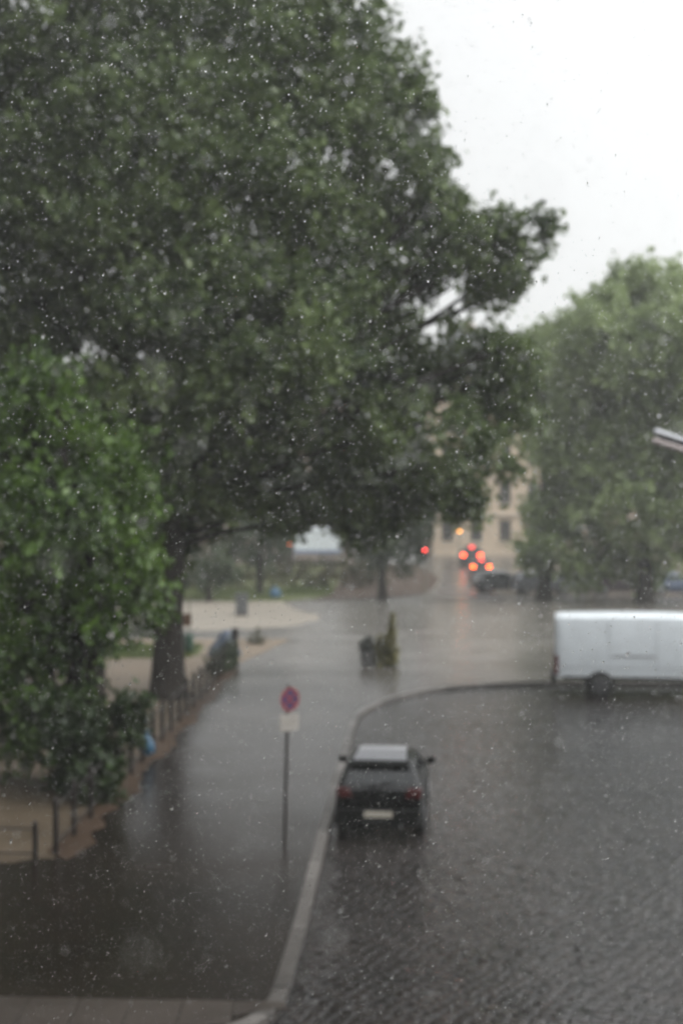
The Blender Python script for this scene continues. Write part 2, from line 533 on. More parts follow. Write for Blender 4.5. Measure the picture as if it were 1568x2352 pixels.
# ------------------------------------------------------------------ trees
def leaf_cloud(blobs, per_m3, n_leaf, size, seed, clump=0.55, up=0.5, droop=0.0, shell=0.45, aspect=0.62, elong=1.0):
    """leaf-sized faces in tufts: blobs are (centre, radii); tufts fill each blob, thicker towards its outside"""
    rg = np.random.default_rng(seed)
    C, D = [], []
    for c, r in blobs:
        c, r = np.array(c), np.array(r)
        vol = 4.19 * r.prod()
        n = max(6, int(vol ** 0.8 * per_m3))
        u = rg.normal(size=(n, 3))
        u /= np.linalg.norm(u, axis=1)[:, None]
        rad = rg.uniform(0, 1, n) ** shell
        rad *= 1 + .16 * np.sin(u[:, 0] * 7 + seed) * np.cos(u[:, 2] * 6 + u[:, 1] * 5)
        C.append(c + u * rad[:, None] * r)
        D.append(u)
    C, D = np.concatenate(C), np.concatenate(D)
    n = len(C)
    k = n_leaf
    tw = D + np.array([0, 0, up]) + rg.normal(0, .5, (n, 3))       # each tuft points outwards along its twig
    tw[:, 2] -= droop
    tw /= np.linalg.norm(tw, axis=1)[:, None]
    t = rg.uniform(-1, 1, (n, k))
    spread = rg.normal(0, .36, (n, k, 3)) * clump * (1.05 - .5 * (t[..., None] + 1) / 2)
    P = (C[:, None, :] + tw[:, None, :] * t[..., None] * clump * elong + spread / elong ** .5).reshape(-1, 3)
    m = len(P)
    ax = np.repeat(tw, k, 0) * .6 + rg.normal(0, .6, (m, 3))
    ax[:, 2] -= droop * .6
    ax /= np.linalg.norm(ax, axis=1)[:, None]
    nz = rg.normal(0, .6, (m, 3)) + np.array([0, 0, .8])
    sd = np.cross(ax, nz)
    sd /= np.linalg.norm(sd, axis=1)[:, None] + 1e-9
    s = size * rg.uniform(.6, 1.35, m)[:, None]
    bend = np.cross(ax, sd) * s * .12
    V = np.stack([P - ax * s * .5, P + sd * s * aspect * .5 + bend, P + ax * s * .55, P - sd * s * aspect * .5 + bend], 1)
    return V.reshape(-1, 3)


def lobed(blobs, seed, k=0.46, n=11, shell=.66, flat=.8):
    """break every big blob into leafy lobes with shaded gaps between them"""
    rg = np.random.default_rng(seed + 500)
    out = []
    for c, r in blobs:
        c, r = np.array(c), np.array(r)
        m = max(4, int(round(n * min(1.6, (r.prod() ** (1 / 3) / 2.6)))))
        off = rg.uniform(0, 6.28)
        for i in range(m):                  # spread evenly over the blob, then jittered
            zz = 1 - 2 * (i + .5) / m
            a = off + i * 2.39996
            q = math.sqrt(max(0, 1 - zz * zz))
            u = np.array([q * math.cos(a), q * math.sin(a), zz]) + rg.normal(0, .16, 3)
            kk = k * rg.uniform(.75, 1.2)
            out.append((c + u * r * shell, r * kk * np.array([1.08, 1.0, flat])))
    return out


def crown(name, V, mat, parent):
    return raw_mesh(name, V, np.arange(len(V)), 4, mat, parent)


def limb(mb, p0, p1, r0, r1, rnd, sag=0.0, n=9, wob=0.25, sides=8):
    p0, p1 = Vector(p0), Vector(p1)
    L = (p1 - p0).length
    pts, rad = [], []
    for i in range(n):
        t = i / (n - 1)
        p = p0.lerp(p1, t)
        p.z += sag * math.sin(math.pi * t)
        if 0 < i < n - 1:
            p += Vector((rnd.uniform(-1, 1), rnd.uniform(-1, 1), rnd.uniform(-.5, .5))) * wob * L * .06
        pts.append(p)
        rad.append(r0 + (r1 - r0) * t ** .8)
    mb.tube(pts, rad, sides)
    return pts


def tree(name, label, base, trunk_r, trunk_h, blobs, mat, seed, per=2.4, nleaf=26, size=.22, clump=.6, group=None, lean=(0, 0),
         lobes={}, **kw):
    """tapered trunk with root flare and limbs into every part of the crown; blobs in world metres"""
    rnd = random.Random(seed)
    o = thing(name, label, "tree", base, 0, group)
    b = Vector(base)
    bl = [(tuple(Vector(c) - b), r) for c, r in blobs]
    t = MB()
    tp = [(0, 0, -.1), (0, 0, .25), (lean[0] * .2, lean[1] * .2, .9)]
    tr = [trunk_r * 1.75, trunk_r * 1.32, trunk_r * 1.06]
    for i in range(1, 6):
        q = i / 5
        tp.append((lean[0] * q + rnd.uniform(-.05, .05), lean[1] * q, .9 + (trunk_h - .9) * q))
        tr.append(trunk_r * (1.0 - .12 * q))
    t.tube(tp, tr, 14, jag=.07, rnd=rnd)
    top = Vector(tp[-1])
    for c, r in bl:
        c = Vector(c)
        st = top.lerp(Vector((top.x * .5 + c.x * .1, top.y * .5 + c.y * .1, max(top.z, c.z * .55))), rnd.uniform(0, .8))
        if c.z < top.z:
            st = top - Vector((0, 0, rnd.uniform(.2, 1)))
        pts = limb(t, st, c + Vector((0, 0, r[2] * .3)), trunk_r * (.26 if c.z > top.z + 3 else .2), .035, rnd, sag=.4)
        for k in range(3):
            a = pts[rnd.randint(4, 7)]
            q = c + Vector((rnd.uniform(-1, 1) * r[0], rnd.uniform(-1, 1) * r[1], rnd.uniform(-.6, 1) * r[2])) * .8
            limb(t, a, q, .08, .02, rnd, n=6, sides=5)
    # the leader, so that the limbs spring from wood
    zt = max(c[2] for c, r in bl)
    limb(t, top - Vector((0, 0, .2)), (top.x * .8, top.y, top.z + (zt - top.z) * .75), trunk_r * .8, .08, rnd, n=10)
    t.build("trunk", M["bark"], o, smooth=True)
    V = leaf_cloud(lobed(bl, seed, **lobes), per, nleaf, size, seed, clump, **kw)
    crown("crown", V, mat, o)
    return o


def pblobs(D, lst, depth=.9, seed=0):
    rnd = random.Random(seed)
    sc = D / FPX
    out = []
    for it in lst:
        px, py, rx, ry = it[:4]
        dy = it[4] if len(it) > 4 else rnd.uniform(-3, 3) * min(1, rx * sc / 3)
        c = at(px, py, D)
        out.append(((c[0], c[1] + dy, c[2]), (rx * sc, depth * (rx + ry) / 2 * sc, ry * sc)))
    return out


# the big lime whose crown fills the picture: trunk about 44 m away
big = pblobs(44, [
    (-200, 60, 300, 300), (120, 60, 300, 260), (470, 40, 290, 240), (690, 150, 230, 220, -1), (840, 230, 150, 140, 1), (940, 200, 70, 75, 1),
    (900, 400, 125, 130), (985, 330, 60, 70, 2), (-200, 480, 300, 300), (100, 430, 320, 270), (470, 440, 310, 270), (760, 520, 230, 220),
    (930, 610, 130, 140), (1075, 600, 120, 95), (1040, 575, 90, 85), (1010, 470, 55, 60), (1180, 560, 80, 80), (1150, 640, 60, 45, 1), (-200, 880, 300, 280), (180, 800, 320, 250),
    (540, 820, 310, 250), (830, 850, 240, 200), (1010, 830, 130, 130), (1110, 870, 95, 120, 1), (1135, 990, 88, 95), (1175, 900, 62, 95), (1160, 815, 50, 55), (980, 1010, 170, 110),
    (760, 1040, 190, 110), (470, 1060, 200, 150, -1), (250, 1080, 230, 180), (1010, 1105, 95, 50), (1070, 1152, 32, 20), (1035, 1130, 48, 28),
    (840, 1165, 90, 40), (745, 1160, 50, 28), (795, 1190, 26, 20), (590, 1130, 80, 40), (665, 1180, 26, 26), (640, 1175, 30, 25), (880, 1190, 40, 25), (930, 1160, 45, 22), (840, 1215, 20, 14), (450, 1190, 75, 70), (370, 1250, 80, 55)], .85, 11)
tree("lime_tree", "big dark leafy tree filling the sky, tallest of all, thick trunk behind the fence", (at(385, 1610, 44)[0], 44.0, PZ),
     .47, 5.6, big, M["leaf_main"], 11, per=3.2, nleaf=30, size=.29, clump=.62, lean=(.1, 0))

# the nearer tree on the left with bright drooping leaves and shoots round its foot
near = pblobs(31, [
    (-110, 960, 150, 150), (30, 950, 85, 75), (120, 1010, 95, 85), (215, 1075, 85, 70), (60, 1120, 150, 110), (-120, 1250, 160, 170), (150, 1190, 140, 90),
    (255, 1190, 72, 85), (60, 1330, 160, 110), (200, 1300, 120, 80), (295, 1320, 62, 68), (250, 1380, 80, 40), (-100, 1480, 150, 150), (40, 1440, 120, 85),
    (150, 1410, 110, 70), (120, 1500, 55, 60), (20, 1560, 90, 80), (100, 1625, 95, 50), (-60, 1640, 90, 60), (40, 1685, 30, 25), (190, 1480, 40, 60), (150, 1640, 60, 50), (330, 1345, 34, 40), (300, 1110, 45, 40), (110, 900, 40, 45)], .9, 5)
tree("lime_tree", "nearer tree at left edge with bright green drooping leaves over the fence", (-5.55, 31.0, PZ), .36, 4.4, near, M["leaf_near"], 5,
     per=5.4, nleaf=26, size=.19, clump=.36, droop=.95, up=.0, elong=3.0, lobes=dict(k=.34, n=24, shell=.7, flat=.42), lean=(0.05, 0))
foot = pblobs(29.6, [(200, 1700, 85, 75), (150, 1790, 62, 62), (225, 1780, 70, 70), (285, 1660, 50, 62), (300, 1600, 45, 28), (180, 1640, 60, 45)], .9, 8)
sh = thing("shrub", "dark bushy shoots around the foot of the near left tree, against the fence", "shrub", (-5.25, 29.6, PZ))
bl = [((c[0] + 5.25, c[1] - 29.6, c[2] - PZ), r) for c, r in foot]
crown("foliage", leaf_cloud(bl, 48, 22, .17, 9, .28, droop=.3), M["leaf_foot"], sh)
st = MB()
rr = random.Random(3)
for c, r in bl:
    for k in range(3):
        limb(st, (rr.uniform(-.3, .3), rr.uniform(-.25, .25), -.03), (c[0] + rr.uniform(-.3, .3), c[1] + rr.uniform(-.2, .2), c[2]), .03, .01, rr, n=6, sides=5)
st.build("stem", M["bark"], sh)

# trees across the square, right hand side
rt = [("plane_tree", "tall pale green tree at the right edge, behind the white van", 1480, 83,
       [(1480, 750, 130, 140), (1570, 820, 170, 170), (1380, 800, 100, 110), (1450, 640, 48, 50), (1370, 700, 55, 60), (1310, 820, 60, 90),
        (1440, 960, 170, 140), (1600, 1050, 180, 160), (1350, 1010, 110, 110), (1480, 1150, 160, 110), (1350, 1150, 90, 80), (1560, 1240, 130, 70), (1700, 900, 160, 200),
        (1420, 1270, 90, 65), (1340, 1320, 40, 26), (1500, 1320, 60, 30), (1545, 660, 60, 50)], 22),
      ("plane_tree", "lower green tree over the dark parked cars, left of the tall one", 1250, 86,
       [(1285, 760, 50, 45), (1250, 900, 70, 90), (1290, 1000, 80, 90), (1275, 1070, 55, 70), (1262, 1180, 58, 60), (1310, 1170, 80, 70), (1222, 1268, 42, 34), (1270, 1265, 75, 45), (1220, 800, 35, 40)], 23),
      ("plane_tree", "hazy tree far behind the others, beside the cream building", 1330, 125,
       [(1330, 900, 120, 120), (1420, 860, 120, 130), (1290, 1010, 90, 90), (1400, 1050, 140, 110), (1520, 950, 140, 150)], 24)]
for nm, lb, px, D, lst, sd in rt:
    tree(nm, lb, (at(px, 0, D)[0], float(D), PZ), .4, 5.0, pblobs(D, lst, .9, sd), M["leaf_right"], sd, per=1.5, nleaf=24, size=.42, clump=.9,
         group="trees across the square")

# small trees in the middle distance
tree("small_tree", "small round tree with dark trunk beside the side street", (at(878, 0, 86)[0], 86.0, PZ), .22, 1.9,
     pblobs(86, [(890, 1220, 80, 60), (840, 1250, 55, 45), (940, 1250, 50, 45), (890, 1285, 85, 38), (930, 1190, 50, 50), (970, 1210, 25, 40), (860, 1170, 50, 40)], .9, 31),
     M["leaf_mid"], 31, per=4.5, nleaf=24, size=.28, clump=.6, group="small trees on the lawn")
tree("small_tree", "slim pale tree between the big trunk and the hedge", (at(597, 0, 90)[0], 90.0, PZ), .16, 2.2,
     pblobs(90, [(600, 1190, 60, 50), (560, 1230, 60, 50), (630, 1230, 45, 50), (590, 1280, 60, 35), (520, 1270, 50, 40)], .9, 32),
     M["leaf_mid"], 32, per=4.0, nleaf=22, size=.28, clump=.6, group="small trees on the lawn")
tree("small_tree", "low leafy tree just right of the big trunk", (at(480, 0, 84)[0], 84.0, PZ), .15, 1.4,
     pblobs(84, [(470, 1290, 55, 40), (450, 1330, 60, 30), (510, 1320, 35, 30)], .9, 33),
     M["leaf_mid"], 33, per=4.0, nleaf=22, size=.26, clump=.55, group="small trees on the lawn")
# far trees that close the square on the left and behind
rf = random.Random(77)
for i, (px, D, hh, lb) in enumerate([(620, 138, 13, "far hazy tree behind the white lorry, right of the big trunk"),
                                     (830, 142, 15, "far hazy tree behind the small round tree"),
                                     (960, 150, 14, "far hazy tree against the left end of the cream building"),
                                     (420, 135, 14, "far hazy tree seen just past the big trunk"),
                                     (230, 130, 15, "far hazy tree between the two trunks on the left"),
                                     (40, 128, 15, "far hazy tree at the left edge behind the near leaves")]):
    X = at(px, 0, D)[0]
    bl = [((X + rf.uniform(-2, 2), D + rf.uniform(-2, 2), hh * q + rf.uniform(-.5, .5)), (3.6, 3.2, 2.6)) for q in (.3, .38, .5, .6, .72)]
    bl += [((X + s * 3.2, D, hh * .45), (2.6, 2.6, 2.4)) for s in (-1, 1)]
    tree("far_tree", lb, (X, float(D), PZ), .3, 3, bl, M["leaf_mid"], 50 + i, per=1.9, nleaf=18, size=.5, clump=1.0, group="trees closing the far side of the square")

# hedge and low plants
hd = thing("hedge", "brown green hedge across the lawn in front of the white lorry", "hedge", (at(665, 0, 96)[0], 96.0, PZ))
hb = [((xx, random.Random(int(xx * 10)).uniform(-.3, .3), .9), (1.1, .8, .95)) for xx in np.arange(-7.5, 6.6, 1.1)]
crown("foliage", leaf_cloud(hb, 9, 22, .2, 41, .4), M["leaf_hedge"], hd)
for c, r in hb:
    for k in range(2):
        st = MB()
        limb(st, (c[0] + rr.uniform(-.4, .4), 0, -.03), (c[0] + rr.uniform(-.6, .6), rr.uniform(-.4, .4), 1.4), .03, .01, rr, n=4, sides=5)
        st.build("stem", M["bark"], hd)

cs = thing("conical_shrub", "narrow pointed green brown shrub standing alone on the wet square", "shrub", (at(888, 0, 52)[0], 52.0, PZ))
z = [(.2, .42), (.42, .42), (.66, .36), (.9, .29), (1.12, .21), (1.34, .14), (1.54, .09), (1.72, .05)]
crown("foliage", leaf_cloud([((.03 * i, 0, zz), (r, r, .2)) for i, (zz, r) in enumerate(z)] + [((-.28, .1, .95), (.08, .08, .32)), ((-.3, .05, .5), (.14, .14, .3))],
                            190, 18, .12, 43, .12, up=1.2), M["leaf_olive"], cs)
MB().tube([(0, 0, -.02), (.05, 0, .6), (.14, 0, 1.75)], [.04, .03, .008], 7).build("stem", M["bark"], cs)
bx = thing("planter", "dark round planter tub with a clipped bush, left of the pointed shrub", "planter", (at(845, 0, 52)[0], 52.2, PZ))
MB().tube([(0, 0, 0), (0, 0, .06), (0, 0, .5), (0, 0, .56), (0, 0, .56), (0, 0, .46)], [.24, .25, .31, .33, .29, .28], 20).build("tub", M["tubgrey"], bx, smooth=True)
crown("foliage", leaf_cloud([((0, 0, .72), (.34, .34, .26)), ((.03, 0, .92), (.24, .24, .16)), ((-.12, 0, .66), (.25, .25, .22))], 200, 16, .08, 44, .1), M["leaf_grey"], bx)
lt = thing("grass_tussock", "low dark tuft of grass with a thin spike, on the square beyond the fence end", "plant", (at(588, 0, 60)[0], 60.0, PZ))
crown("foliage", leaf_cloud([((0, 0, .16), (.5, .4, .2)), ((.05, 0, .5), (.03, .03, .3))], 120, 12, .11, 45, .12, up=1.0), M["leaf_shrub"], lt)
sb = thing("low_bush", "low grey green bush on the grass left of the big trunk", "shrub", (at(318, 0, 63)[0], 63.0, PZ))
crown("foliage", leaf_cloud([((0, 0, .45), (.55, .45, .45)), ((.5, 0, .35), (.4, .4, .35))], 60, 18, .12, 46, .2), M["leaf_mid"], sb)


# ------------------------------------------------------------------ fences
def fence_run(name, label, pts, h, group=None):
    o = thing(name, label, "fence", (pts[0][0], pts[0][1], PZ), 0, group)
    L = [(p[0] - pts[0][0], p[1] - pts[0][1]) for p in pts]
    rnd = random.Random(int(h * 100))
    for p in L:
        hh = h * rnd.uniform(.97, 1.05)
        m = MB()
        m.box((p[0], p[1], hh / 2 - .02), (.085, .085, hh + .04))
        m.add([(p[0] - .04, p[1] - .04, hh), (p[0] + .04, p[1] - .04, hh), (p[0] + .04, p[1] + .04, hh), (p[0] - .04, p[1] + .04, hh), (p[0], p[1], hh + .06)],
              [(0, 1, 4), (1, 2, 4), (2, 3, 4), (3, 0, 4), (3, 2, 1, 0)])
        m.build("post", M["iron"], o)
    for zz in (h * .88, h * .2):
        m = MB()
        for a, b in zip(L[:-1], L[1:]):
            m.cyl((a[0], a[1], zz), (b[0], b[1], zz), .017, n=6)
        m.build("rail", M["iron"], o)
    return o


ds = [24.7 + 1.45 * i for i in range(19)]
f1 = fence_run("park_fence", "long dark iron fence along the brown soil strip beside the pavement", [(fx(d) - .02, d) for d in ds], .98)
for i in range(len(ds) - 1):
    for k in range(1, 4):
        d = ds[i] + 1.45 * k / 4
        MB().cyl((fx(d) - .02 - f1.location.x, d - f1.location.y, .2), (fx(d) - .02 - f1.location.x, d - f1.location.y, .9), .009, n=5).build("bar", M["iron"], f1)
fence_run("park_fence", "short low dark fence at left edge, running left from the corner post", [(-5.25, 24.35), (-6.9, 24.5), (-8.5, 24.65), (-10.1, 24.8)], .62)

bg = thing("plastic_bag", "blue plastic bag hanging on the fence beside the bushy shoots", "bag", (fx(33.5) + .06, 33.5, PZ))
m = MB()
ring = []
for zz, rr_ in ((.12, .06), (.2, .17), (.35, .2), (.5, .15), (.6, .06), (.72, .05)):
    ring.append([(rr_ * math.cos(a) * (1 + .15 * math.sin(3 * a + zz * 9)), rr_ * .6 * math.sin(a), zz) for a in [2 * math.pi * k / 14 for k in range(14)]])
m.loft(ring)
m.build("bag", M["bluebag"], bg, smooth=True)
h = MB().tube([(-.04, 0, .7), (-.06, 0, .85), (-.01, -.03, .97), (.04, 0, .85), (.04, 0, .7)], [.012] * 5, 6)
h.build("handle", M["bluebag"], bg)

# covered heap, dark bushes and bollard where the fence ends
hp = thing("covered_heap", "blue grey tarpaulin covered heap beyond the end of the fence", "heap", (at(515, 0, 55.5)[0], 55.5, PZ))
rg = random.Random(6)
rings = []
for zz, rx, ry, ox in ((-.02, .66, .5, 0), (.2, .62, .48, -.02), (.42, .5, .4, .02), (.66, .36, .3, .06), (.86, .26, .22, .08), (.98, .14, .12, .08), (1.02, .03, .03, .08)):
    rings.append([(ox + rx * math.cos(a) * (1 + rg.uniform(-.1, .1)), ry * math.sin(a) * (1 + rg.uniform(-.1, .1)), zz) for a in [2 * math.pi * k / 18 for k in range(18)]])
MB().loft(rings).build("tarpaulin", M["bluetarp"], hp, smooth=True)
MB().tube([(-.6, -.3, .3), (-.1, -.52, .36), (.3, -.36, .42), (.62, .1, .3)], [.015] * 4, 6).build("rope", M["darkcover"], hp)
dl = thing("bollard", "dark thick post at the far end of the iron fence", "post", (at(540, 0, 52.4)[0], 52.4, PZ))
MB().tube([(0, 0, -.02), (0, 0, .1), (0, 0, .12), (0, 0, 1.1), (0, 0, 1.14), (0, 0, 1.3), (0, 0, 1.38), (0, 0, 1.4)],
          [.16, .16, .12, .11, .14, .14, .1, .02], 14).build("shaft", M["iron"], dl, smooth=True)
MB().tube([(0, 0, .8), (0, 0, .9)], [.122, .122], 14).build("band", M["boxgrey"], dl)
db = thing("low_bush", "dark bush growing along the far end of the iron fence", "shrub", (at(512, 0, 50.5)[0], 50.5, PZ))
crown("foliage", leaf_cloud([((0, 0, .4), (.38, .6, .42)), ((-.25, -1.0, .35), (.33, .6, .38)), ((.25, .8, .5), (.3, .5, .5))], 75, 18, .11, 47, .18), M["leaf_mid"], db)
gb = thing("litter_bin", "green litter bin on a thin post just right of the big trunk", "bin", (at(433, 0, 56)[0], 56.0, PZ))
MB().tube([(0, .2, -.02), (0, .2, 2.3)], [.03, .03], 8).build("post", M["galv"], gb)
MB().tube([(0, 0, .12), (0, 0, .16), (0, 0, .75), (0, 0, .8)], [.15, .17, .2, .18], 16).build("drum", M["bingreen"], gb, smooth=True)
MB().box((-.08, .16, 1.35), (.34, .02, .5)).build("notice_board", M["rust"], gb)
ub = thing("utility_box", "grey street cabinet standing on the pale sand path", "cabinet", (at(555, 0, 74)[0], 74.0, PZ))
MB().box((0, 0, .55), (.62, .34, 1.06)).build("housing", M["boxgrey"], ub, bevel=.02)
MB().box((0, 0, 1.11), (.7, .42, .06)).build("lid", M["boxgrey"], ub, bevel=.01)
MB().box((0, 0, .04), (.66, .38, .12)).build("plinth", M["kerb"], ub)
for s in (-1, 1):
    MB().box((s * .15, -.178, .58), (.27, .012, .86)).build("door", M["boxgrey"], ub)
rb = thing("rubbish_bag", "small blue rubbish sack lying on the lawn before the hedge", "bag", (at(632, 0, 87)[0], 87.0, PZ))
rings = []
for zz, r_ in ((0, .2), (.1, .33), (.3, .35), (.5, .25), (.62, .09), (.7, .12)):
    rings.append([(r_ * math.cos(a) * (1 + .1 * math.sin(5 * a + zz * 8)), r_ * .8 * math.sin(a), zz) for a in [2 * math.pi * k / 14 for k in range(14)]])
MB().loft(rings).build("sack", M["bluebag"], rb, smooth=True)

# ------------------------------------------------------------------ no stopping sign
sg = thing("road_sign", "round red and blue no stopping sign on a post by the kerb", "sign", (at(653, 0, 25.5)[0], 25.5, PZ))
sg.rotation_euler = (0, R(1.3), R(0))
MB().tube([(0, 0, -.02), (0, 0, 2.84)], [.03, .03], 14).build("post", M["iron"], sg)
MB().tube([(0, 0, 2.84), (0, 0, 2.87)], [.034, .02], 14).build("post_cap", M["plastic"], sg)
RZ = Matrix.Rotation(R(40), 4, "Z")


def facing(mb, z):
    mb.v = [tuple(RZ @ Vector((p[0], p[1] - .05, p[2])) + Vector((0, 0, z))) for p in mb.v]
    return mb


disc = facing(MB().tube([(0, 0, 0), (0, -.012, 0)], [.21, .21], 40), 2.62).build("disc", M["signblue"], sg)
ringm = MB()
n = 40
pr = []
for k in range(n):
    a = 2 * math.pi * k / n
    pr.append([(q * math.cos(a), yy, q * math.sin(a)) for q, yy in ((.17, -.0125), (.212, -.0125), (.212, -.018), (.17, -.018))])
vs = [p for r in pr for p in r]
fs = [(4 * k + j, 4 * k + (j + 1) % 4, 4 * ((k + 1) % n) + (j + 1) % 4, 4 * ((k + 1) % n) + j) for k in range(n) for j in range(4)]
facing(ringm.add(vs, fs), 2.62).build("red_rim", M["signred"], disc)
cr = MB()
for s, y in ((1, -.0145), (-1, -.0175)):
    v = []
    for (l, w) in ((-.172, -.018), (.172, -.018), (.172, .018), (-.172, .018)):
        v.append(((l * s - w) * .7071, y, (l * s * s + w * s) * .7071))
    v2 = [(p[0], p[1] + .003, p[2]) for p in v]
    cr.add(v + v2, [(0, 1, 2, 3), (7, 6, 5, 4), (0, 4, 5, 1), (1, 5, 6, 2), (2, 6, 7, 3), (3, 7, 4, 0)])
facing(cr, 2.62).build("red_cross", M["signred"], disc)
facing(MB().box((0, -.006, 0), (.42, .01, .3)), 2.2).build("supplementary_panel", M["signwhite"], sg, bevel=.004)
for zz in (2.68, 2.5, 2.27, 2.13):
    MB().tube([(0, 0, zz), (0, 0, zz + .03)], [.036, .036], 12).build("clamp", M["plastic"], sg)


# ------------------------------------------------------------------ vehicles
def wheel(par, x, y, r, w, name="wheel", rim="alloy"):
    t = MB().tube([(x - w / 2, y, r), (x - w / 2 + .02, y, r), (x + w / 2 - .02, y, r), (x + w / 2, y, r)], [r * .86, r, r, r * .86], 22)
    wo = t.build(name, M["rubber"], par, smooth=True)
    s = 1 if x > 0 else -1
    m = MB().tube([(x + s * (w / 2 - .03), y, r), (x + s * (w / 2 + .004), y, r), (x + s * (w / 2 + .012), y, r)], [r * .64, r * .62, r * .2], 18)
    m.build("rim", M[rim], wo)
    return wo


def section(y, zb, zt, w, crown_=.02):
    half = [(w * .88, zb), (w * .97, zb + .1), (w, zb + (zt - zb) * .45), (w * .985, zt - (zt - zb) * .2), (w * .93, zt - .02), (w * .6, zt + crown_ * .6)]
    return [(x, y, z) for x, z in half] + [(0, y, zt + crown_)] + [(-x, y, z) for x, z in half[::-1]]


def panel(q, ins_u, ins_v, off, thick=.006):
    """a pane set into the quad q (4 corners), 'off' proud of it"""
    q = [Vector(p) for p in q]
    nrm = (q[1] - q[0]).cross(q[3] - q[0]).normalized()

    def P(u, v):
        return (q[0].lerp(q[1], u)).lerp(q[3].lerp(q[2], u), v)
    (u0, u1), (v0, v1) = ins_u, ins_v
    c = [P(u0, v0), P(u1, v0), P(u1, v1), P(u0, v1)]
    a = [p + nrm * off for p in c]
    b = [p + nrm * (off - thick) for p in c]
    return MB().add(a + b, [(0, 1, 2, 3), (7, 6, 5, 4), (0, 4, 5, 1), (1, 5, 6, 2), (2, 6, 7, 3), (3, 7, 4, 0)])


